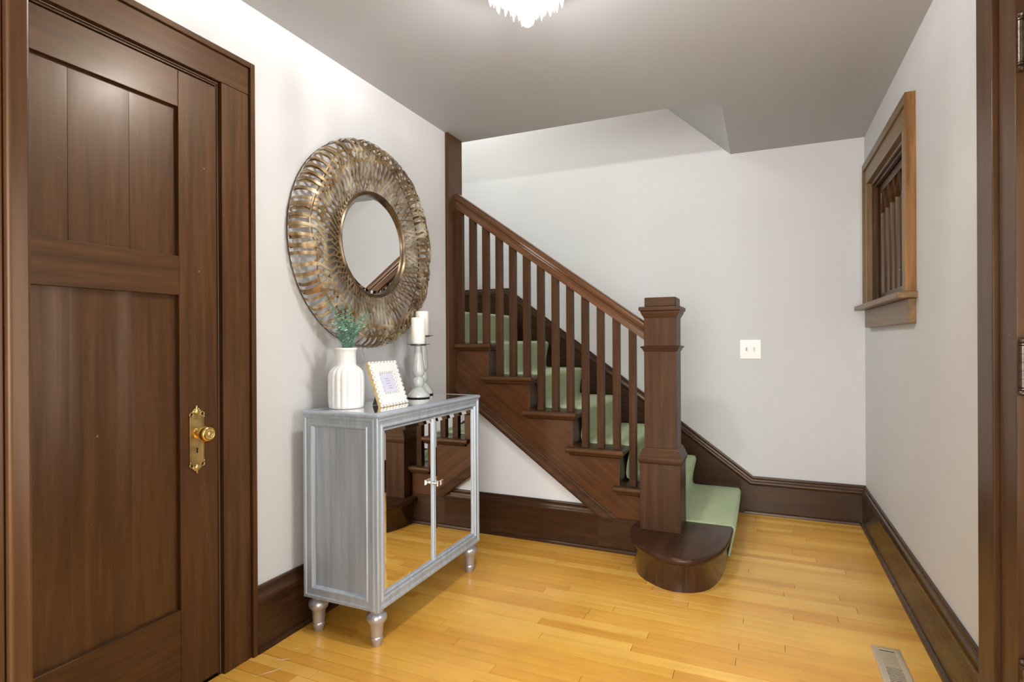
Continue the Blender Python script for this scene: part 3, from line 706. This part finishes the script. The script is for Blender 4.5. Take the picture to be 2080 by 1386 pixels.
# ------------------------------------------------------------------ round woven mirror
MY, MZ = 2.255, 1.667
rm = thing('round_mirror', (XL, MY, MZ-.49), 'large round mirror in a woven antique gold metal frame', 'mirror')
PR = [(.488, .012), (.497, .036), (.494, .064), (.474, .092), (.440, .110), (.400, .116), (.362, .110), (.326, .098), (.290, .086), (.252, .076)]
def rp(r, h, a): return (XL+h, MY+r*math.cos(a), MZ+r*math.sin(a))
def strip(A, tw, d_out, lift, wd):
    # band from the outer hoop over the ridge to the inner ring; below the ridge it swings sideways in an S
    mb = MB(); vs = []; fs = []
    PP = []
    for i in range(len(PR)-1):
        PP.append(PR[i])
        if i >= 4: PP.append(tuple((PR[i][j]+PR[i+1][j])/2 for j in (0, 1)))
    PP.append(PR[-1]); K = len(PP)
    for i, (r, h) in enumerate(PP):
        u = max(0, (.44-r)/.19); o_ = max(0, (r-.40)/.1)
        a = A*math.sin(u*PI*1.25)+tw*u+d_out*o_
        (r0, h0), (r1, h1) = PP[max(i-1, 0)], PP[min(i+1, K-1)]
        tr_, th_ = r1-r0, h1-h0; l = math.hypot(tr_, th_); nr, nh = th_/l, -tr_/l
        ln = lift*math.cos(u*PI*1.6)
        half = wd*(1.2 if u <= .1 else 1.2-.62*min(1, u))/2
        for q, dd in ((-1, 0), (1, 0), (1, .0013), (-1, .0013)):
            rr = r+nr*(ln+dd); hh = h+nh*(ln+dd); aa = a+q*half/r
            vs.append((hh, rr*math.cos(aa), rr*math.sin(aa)))
    for i in range(K-1):
        for q in range(4): fs.append((i*4+q, i*4+4+q, i*4+4+(q+1) % 4, i*4+(q+1) % 4))
    fs += [(3, 2, 1, 0), (K*4-4, K*4-3, K*4-2, K*4-1)]
    mb.add(vs, fs); me = bpy.data.meshes.new('strip'); me.from_pydata(mb.v, [], mb.f); fixn(me); me.materials.append(STRIP)
    for p in me.polygons: p.use_smooth = True
    me.set_sharp_from_angle(angle=math.radians(35)); return me
ms = [strip(.085, .05, -.03, .003, .0115), strip(-.085, -.05, .03, -.003, .0115), strip(.10, .02, .05, .003, .0105), strip(-.10, -.02, -.05, -.003, .0105)]
random.seed(3)
NS = 76
for i in range(NS):
    for k in range(2):
        o = bpy.data.objects.new('strip', random.choice([ms[0], ms[0], ms[0], ms[2]] if k == 0 else [ms[1], ms[1], ms[1], ms[3]])); COL.objects.link(o); o.parent = rm
        o.location = (0, 0, .49); o.rotation_euler = (2*PI*(i+.5*k+random.uniform(-.13, .13))/NS, 0, 0)
def hoop(r, h, rad, nm, mat, wav=0, seg=96):
    vs = []; fs = []; S6 = 6
    for i in range(seg):
        a = 2*PI*i/seg; rr = r+wav*math.sin(a*9); hh = h+wav*.4*math.cos(a*13)
        for q in range(S6):
            b = 2*PI*q/S6; vs.append(rp(rr+rad[0]*math.cos(b), hh+rad[1]*math.sin(b), a))
    for i in range(seg):
        j = (i+1) % seg
        for q in range(S6): fs.append((i*S6+q, j*S6+q, j*S6+(q+1) % S6, i*S6+(q+1) % S6))
    return obj(nm, MB().add(vs, fs), mat, rm)
hoop(.490, .006, (.002, .003), 'outer_hoop', RINGM)
hoop(.402, .1145, (.008, .0012), 'ridge_band', STRIP, .006)
hoop(.452, .1035, (.006, .002), 'woven_band', STRIP, .010)
fr = obj('inner_ring', MB().lathe([(.262, .045), (.262, .074), (.258, .081), (.252, .083), (.247, .079), (.245, .080), (.241, .078), (.239, .070), (.239, .060)], (XL, MY, MZ), 72, 'x').v and MB().sweep([(MY+.25*math.cos(2*PI*i/72), MZ+.25*math.sin(2*PI*i/72)) for i in range(72)], [(.045, -.008), (.074, -.008), (.080, -.005), (.082, -.001), (.078, .003), (.080, .006), (.077, .010), (.060, .011), (.045, .011)], MYZ(XL), closed=True), RINGM, rm, smooth=50)
gm = MB(); vs = []; fs = []
for r, h in ((.2395, .0630), (.222, .0655)):
    vs += [rp(r, h, 2*PI*i/72) for i in range(72)]
fs = [(i, (i+1) % 72, 72+(i+1) % 72, 72+i) for i in range(72)]+[tuple(range(72, 144))]
obj('mirror_glass', gm.add(vs, fs), MIRROR, rm, smooth=.5)
obj('backing', MB().lathe([(.225, .045), (.225, .058)], (XL+.001, MY, MZ), 48, 'x'), BLACK, rm)

# ------------------------------------------------------------------ vase and eucalyptus
TZ = CZ1+.0152
VX, VY = -1.627, 1.927
rip = lambda a, h: 1+(.07*(abs(math.cos(a*9))-.5) if .012 < h < .168 else (.03*(abs(math.cos(a*9))-.5) if h < .18 else 0))
vp = [(.066, 0), (.0705, .003), (.0715, .012), (.072, .03), (.0725, .08), (.0725, .125), (.071, .142), (.066, .157), (.058, .168), (.050, .175), (.0435, .179), (.0415, .185), (.0405, .21), (.041, .232), (.0425, .243), (.046, .2475), (.0465, .252), (.045, .2555), (.041, .2555), (.0385, .25), (.037, .225), (.036, .2)]
tag(obj('vase', MB().lathe(vp, (VX, VY, TZ), 108, 'z', rip), WHITECER, smooth=60, origin=(VX, VY, TZ)), 'white ribbed ceramic vase on the cabinet holding green sprigs', 'vase')
eu = thing('eucalyptus_bouquet', (VX, VY, TZ+.20), 'soft blue-green eucalyptus sprigs standing in the white vase', 'plant')
random.seed(11)
def leafquad(mb, p, d, nrm, ln, wd):
    d = d.normalized(); s_ = d.cross(nrm).normalized(); n_ = s_.cross(d).normalized()
    a = p; b = p+d*ln*.5+s_*wd*.5+n_*ln*.06; c = p+d*ln; e_ = p+d*ln*.5-s_*wd*.5+n_*ln*.06; m_ = p+d*ln*.5-n_*ln*.05
    t_ = n_*.0006
    mb.add([a, b, c, e_, m_, a-t_, b-t_, c-t_, e_-t_, m_-t_], [(0, 1, 4), (1, 2, 4), (2, 3, 4), (3, 0, 4), (6, 5, 9), (7, 6, 9), (8, 7, 9), (5, 8, 9), (0, 5, 6, 1), (1, 6, 7, 2), (2, 7, 8, 3), (3, 8, 5, 0)])
spr = [(d0*1.2, d1*1.3, d2*1.0) for d0, d1, d2 in [(.02, -.085, .115), (-.005, -.05, .165), (.0, -.02, .185), (.01, .01, .18), (-.01, .03, .185), (.02, .06, .15), (.01, .10, .165), (.0, .125, .155), (.03, .0, .13), (-.02, -.02, .15), (.03, -.05, .10), (.03, .05, .11), (-.02, .06, .14), (.035, .02, .085), (.02, -.03, .09), (.0, .0, .12), (.03, .09, .12), (-.01, -.075, .20)]]
for i, (dx, dy, hh) in enumerate(spr):
    b0 = Vector((VX+dx*.25, VY+dy*.2, TZ+.21)); tip = Vector((VX+dx, VY+dy, TZ+.25+hh))
    pts = [b0.lerp(tip, t)+Vector((0, 0, .018*math.sin(t*PI)))+Vector((dx, dy, 0))*(-.25*math.sin(t*PI)) for t in [k/7 for k in range(8)]]
    sp = obj('sprig', MB().tube(pts, [.0017*(1-.6*k/7) for k in range(8)], 5), STEMM, eu)
    lf = MB(); Lg = len(pts)-1; cnt = int(16+hh*130)
    for k in range(cnt):
        t = .22+.78*k/(cnt-1); f_ = t*Lg; i0 = min(int(f_), Lg-1); p = pts[i0].lerp(pts[i0+1], f_-i0); dr_ = (pts[i0+1]-pts[i0]).normalized()
        an = k*2.4+random.uniform(-.4, .4); sd = Vector((math.cos(an), math.sin(an), 0)); d = (sd*1.0+dr_*random.uniform(.3, 1.1)).normalized()
        big = (1-t)*.75+.38
        ln = random.uniform(.022, .036)*big; leafquad(lf, p, d, dr_+sd*.2, ln, ln*random.uniform(.38, .62))
    fo = obj('leaves', lf, LEAF, sp, smooth=60); fo['kind'] = 'stuff'

# ------------------------------------------------------------------ photo frame (leaning back, turned to the room)
PBL = Vector((-1.480, 1.972, TZ)); PBR = Vector((-1.492, 2.188, TZ))     # bottom edge on the table
ux = (PBR-PBL).normalized(); Wd = (PBR-PBL).length; Hh = .205
nf = Vector((ux.y, -ux.x, 0)); nf = nf if nf.x > 0 else -nf
ta = math.radians(19); uy = (Vector((0, 0, 1))*math.cos(ta)-nf*math.sin(ta)).normalized(); un = ux.cross(uy).normalized(); un = un if un.x > 0 else -un
FO = PBL+Vector((0, 0, .0))+un*0
pf = thing('photo_frame', tuple(PBL.lerp(PBR, .5)), 'white scalloped photo frame with a small card leaning on the cabinet', 'picture frame')
def PF(a, b, d): return tuple(FO+ux*a+uy*b+un*(d-.014))
def pbox(a0, a1, b0, b1, d0, d1):
    return MB().add([PF(a0, b0, d0), PF(a1, b0, d0), PF(a1, b1, d0), PF(a0, b1, d0), PF(a0, b0, d1), PF(a1, b0, d1), PF(a1, b1, d1), PF(a0, b1, d1)], [(0,3,2,1),(4,5,6,7),(0,1,5,4),(1,2,6,5),(2,3,7,6),(3,0,4,7)])
pm = lambda a, b, d: PF(a, b, d)
obj('frame_body', pbox(0, Wd, 0, Hh, 0, .014), FRTAN, pf, .001)
iw, ih = .10, .085; cx, cy = Wd/2, Hh/2+.002
obj('frame_face', MB().sweep([(.010, .010), (Wd-.010, .010), (Wd-.010, Hh-.010), (.010, Hh-.010)], [(.0141, 0), (.018, .001), (.018, (Wd-iw)/2-.016), (.0141, (Wd-iw)/2-.015)], pm, closed=True), FRWHITE, pf, smooth=20)
mb = MB(); db = MB()
def petal(a, b, r):
    K = 10; mb.add([PF(a+r*math.cos(2*PI*i/K), b+r*math.sin(2*PI*i/K), .0142) for i in range(K)]+[PF(a+r*.8*math.cos(2*PI*i/K), b+r*.8*math.sin(2*PI*i/K), .0198) for i in range(K)],
                   [(i, (i+1) % K, K+(i+1) % K, K+i) for i in range(K)]+[tuple(range(K, 2*K))])
    db.ball(PF(a, b, .0198), .0023, 6, 4)
npx, npy = 9, 10
for i in range(npx):
    a = .008+(Wd-.016)*i/(npx-1)
    for b in (.008, Hh-.008): petal(a, b, .0082)
for i in range(1, npy-1):
    b = .008+(Hh-.016)*i/(npy-1)
    for a in (.008, Wd-.008): petal(a, b, .0082)
for i in range(7):
    for b in (cy-ih/2-.006, cy+ih/2+.006): petal(cx-iw/2+iw*i/6, b, .0055)
for i in range(1, 6):
    for a in (cx-iw/2-.006, cx+iw/2+.006): petal(a, cy-ih/2+ih*(i-.5)/5, .0055)
sc_ = obj('scallop_border', mb, FRWHITE, pf, smooth=30); sc_['kind'] = 'stuff'
q = obj('rivets', db, BEAD, pf); q['kind'] = 'stuff'
cd = obj('card', pbox(cx-iw/2+.001, cx+iw/2-.001, cy-ih/2, cy+ih/2, .0142, .0152), CARD, pf)
for b_, a_, l_ in ((.018, -.006, .03), (.008, .0, .036), (-.004, -.004, .03), (-.016, .004, .024), (-.026, .002, .034)):
    obj('printed_line', pbox(cx+a_-l_/2, cx+a_+l_/2, cy+b_-.0012, cy+b_+.0012, .0152, .0155), INK, cd)
e0 = FO+ux*(Wd*.35)+uy*(Hh*.62)-un*.0145; e1 = FO+ux*(Wd*.65)+uy*(Hh*.62)-un*.0145
ft = Vector((-nf.x, -nf.y, 0))*.085
g0 = FO+ux*(Wd*.28)+ft; g1 = FO+ux*(Wd*.72)+ft; g0.z = g1.z = TZ
k_ = Vector((0, 0, 1))*.0025
obj('easel_leg', MB().add([e0, e1, g1, g0, e0+k_, e1+k_, g1+k_, g0+k_], [(0, 1, 2, 3), (7, 6, 5, 4), (0, 4, 5, 1), (1, 5, 6, 2), (2, 6, 7, 3), (3, 7, 4, 0)]), FRGREY, pf)

# ------------------------------------------------------------------ candlesticks with candles
def stick(x, y, h, ch, lab, clab):
    k = h/.27
    c = thing('candlestick', (x, y, TZ), lab, 'candlestick', 'grey candlesticks on the cabinet')
    obj('foot_rim', MB().lathe([(.0545, 0), (.056, .001), (.056, .004), (.055, .005)], (x, y, TZ), 36), BLACK, c)
    pr = [(.0555, .005), (.056, .012), (.052, .020), (.041, .032), (.030, .043), (.0225, .049), (.0195, .054), (.0225, .056), (.0265, .062), (.0275, .075), (.027, .090), (.024, .099), (.0195, .103), (.0185, .106), (.0225, .109), (.0285, .118), (.030, .13), (.0295, .145), (.026, .18), (.0215, .215), (.0175, .245), (.0165, .256), (.018, .262)]
    obj('turned_stem', MB().lathe([(r, z*k) for r, z in pr], (x, y, TZ), 32), GREYCER, c)
    obj('drip_plate', MB().lathe([(.030, h-.010), (.040, h-.007), (.0405, h-.0035), (.0565, h-.003), (.0575, h-.0015), (.0570, h), (.030, h-.0005)], (x, y, TZ), 36), PLATEM, c, smooth=30)
    cn = thing('pillar_candle', (x, y, TZ+h), clab, 'candle', 'white pillar candles')
    z = TZ+h
    obj('wax', MB().lathe([(.0335, .0), (.0345, .002), (.0345, ch-.006), (.033, ch-.002), (.029, ch), (.01, ch-.002), (.003, ch-.0035)], (x, y, z), 32), WAX, cn)
    obj('wick', MB().tube([(x, y, z+ch-.006), (x+.0005, y, z+ch+.002), (x+.002, y+.001, z+ch+.007)], .0009, 6), WICK, cn)
stick(-1.572, 2.398, .268, .132, 'shorter grey glazed candlestick nearest the photo frame', 'white pillar candle on the shorter front candlestick')
stick(-1.648, 2.552, .312, .128, 'taller grey glazed candlestick standing behind the shorter one', 'white pillar candle on the taller rear candlestick')

# ------------------------------------------------------------------ light switch on the back wall
sw = thing('light_switch', (-.077, YB, 1.06), 'white double toggle switch plate on the back wall', 'switch')
obj('plate', B(-.145, -.009, YB-.0065, YB, 1.062, 1.196), PLATE, sw, .003, 3)
for k, x in enumerate((-.102, -.054)):
    obj('toggle_slot', B(x-.006, x+.006, YB-.0072, YB-.006, 1.129-.014, 1.129+.014), SLOT, sw)
    sg = 1 if k == 0 else -1
    obj('toggle', MB().prism([(YB-.006, 1.129-.011), (YB-.006, 1.129+.011), (YB-.02, 1.129+sg*.012+.004), (YB-.02, 1.129+sg*.012-.004)], 'x', x-.0042, x+.0042), TOGG, sw, .001)
    for dz in (.03, -.03): obj('screw', MB().add([(x+.003*math.cos(a), YB-.0072, 1.129+dz+.003*math.sin(a)) for a in [2*PI*i/8 for i in range(8)]]+[(x+.003*math.cos(a), YB-.0063, 1.129+dz+.003*math.sin(a)) for a in [2*PI*i/8 for i in range(8)]], [tuple(range(8)), tuple(range(8, 16))]+[(i, (i+1) % 8, 8+(i+1) % 8, 8+i) for i in range(8)]), TOGG, sw)

# ------------------------------------------------------------------ floor register
vx0, vx1, vy0, vy1 = .380, .478, 2.275, 2.588
vr = thing('floor_register', ((vx0+vx1)/2, (vy0+vy1)/2, 0), 'beige metal floor register with louvre slots near the right wall', 'vent')
sx0, sx1 = vx0+.024, vx1-.022
obj('frame', MB().sweep([(vx0, vy0), (vx1, vy0), (vx1, vy1), (vx0, vy1)], [(.0005, 0), (.003, .001), (.0052, .006), (.0052, .0235), (.0005, .0235)], lambda a, b, d: (a, b, d), closed=True), VENT, vr, smooth=25)
obj('duct', B(vx0+.022, vx1-.022, vy0+.022, vy1-.022, .0003, .001), BLACK, vr)
yy = vy1-.030; i = 0
while yy > vy0+.026:
    damp = 1 <= i <= 12
    t_ = .0056 if damp else .0030
    if i: obj('louvre', MB().prism([(yy-t_/2, .0012), (yy+t_/2, .0012), (yy+t_/2-.001, .0050), (yy-t_/2-.002, .0046)], 'x', vx0+.0225, vx1-.0225), VENT, vr)
    yy -= .0098; i += 1

# ------------------------------------------------------------------ crystal ceiling light
LX, LY = -.705, 1.735
ch = thing('crystal_ceiling_light', (LX, LY, HC), 'lit crystal drop ceiling light with a faceted ball at the bottom', 'ceiling light')
obj('canopy', MB().lathe([(.190, -.001), (.196, -.006), (.196, -.027), (.193, -.030), (.190, -.027), (.188, -.010), (.06, -.012), (.02, -.020), (.006, -.03)], (LX, LY, HC), 48), PLATE, ch)  # out of view; widened, with a deep rim, to shield the nearby ceiling
obj('centre_rod', MB().lathe([(.004, -.03), (.004, -.212)], (LX, LY, HC), 10), CHROME, ch)
def dropmesh(L, wd):
    t_ = wd*.35; pts = [(0, 0, 0)]; rings = [(.12, .45), (.45, 1), (.72, .8), (.92, .3)]
    mb = MB(); vs = [(0, 0, 0)]; fs = []
    for f_, s_ in rings: vs += [(wd/2*s_, 0, -L*f_), (0, t_*s_, -L*f_), (-wd/2*s_, 0, -L*f_), (0, -t_*s_, -L*f_)]
    vs.append((0, 0, -L))
    for k in range(4): fs.append((0, 1+k, 1+(k+1) % 4))
    for j in range(3):
        for k in range(4): fs.append((1+j*4+k, 5+j*4+k, 5+j*4+(k+1) % 4, 1+j*4+(k+1) % 4))
    for k in range(4): fs.append((13+k, 17, 13+(k+1) % 4))
    me = bpy.data.meshes.new('crystal_drop'); me.from_pydata(vs, [], fs); fixn(me); me.materials.append(CRYSTAL); return me
random.seed(5)
for R, zt, L, wd, cnt in ((.150, 2.446, .090, .024, 26), (.118, 2.412, .088, .022, 22), (.084, 2.388, .080, .020, 17), (.054, 2.352, .080, .016, 9), (.036, 2.332, .062, .013, 5)):
    obj('tier_ring', MB().sweep([(LX+R*math.cos(2*PI*i/40), LY+R*math.sin(2*PI*i/40)) for i in range(40)], [(zt-.002, -.002), (zt+.004, -.002), (zt+.004, .002), (zt-.002, .002)], lambda a, b, d: (a, b, d), closed=True), CHROME, ch)
    me = dropmesh(L, wd)
    for i in range(cnt):
        a = 2*PI*(i+.3)/cnt
        o = bpy.data.objects.new('crystal_drop', me); COL.objects.link(o); o.parent = ch
        o.location = (R*math.cos(a), R*math.sin(a), zt-HC-.002-random.uniform(0, .008)); o.rotation_euler = (0, 0, a+PI/2+random.uniform(-.3, .3))
for a in range(3):
    ax_, ay_ = LX+.075*math.cos(a*2.094+.5), LY+.075*math.sin(a*2.094+.5)
    obj('bulb', MB().ball((ax_, ay_, 2.432), .014, 12, 8, (1, 1, 1.5)), BULB, ch)
obj('crystal_ball', MB().ball((LX, LY, 2.255), .0205, 12, 8), CRYSTAL, ch, smooth=5)
for a in range(3):
    l = bpy.data.lights.new('bulb_light', 'POINT'); l.energy = 28; l.color = (1, .99, .985); l.shadow_soft_size = .02
    o = bpy.data.objects.new('bulb_light', l); COL.objects.link(o); o.parent = ch
    o.location = (.045*math.cos(a*2.094+1.5), .045*math.sin(a*2.094+1.5), 2.435-HC)
print('planks', nplank)
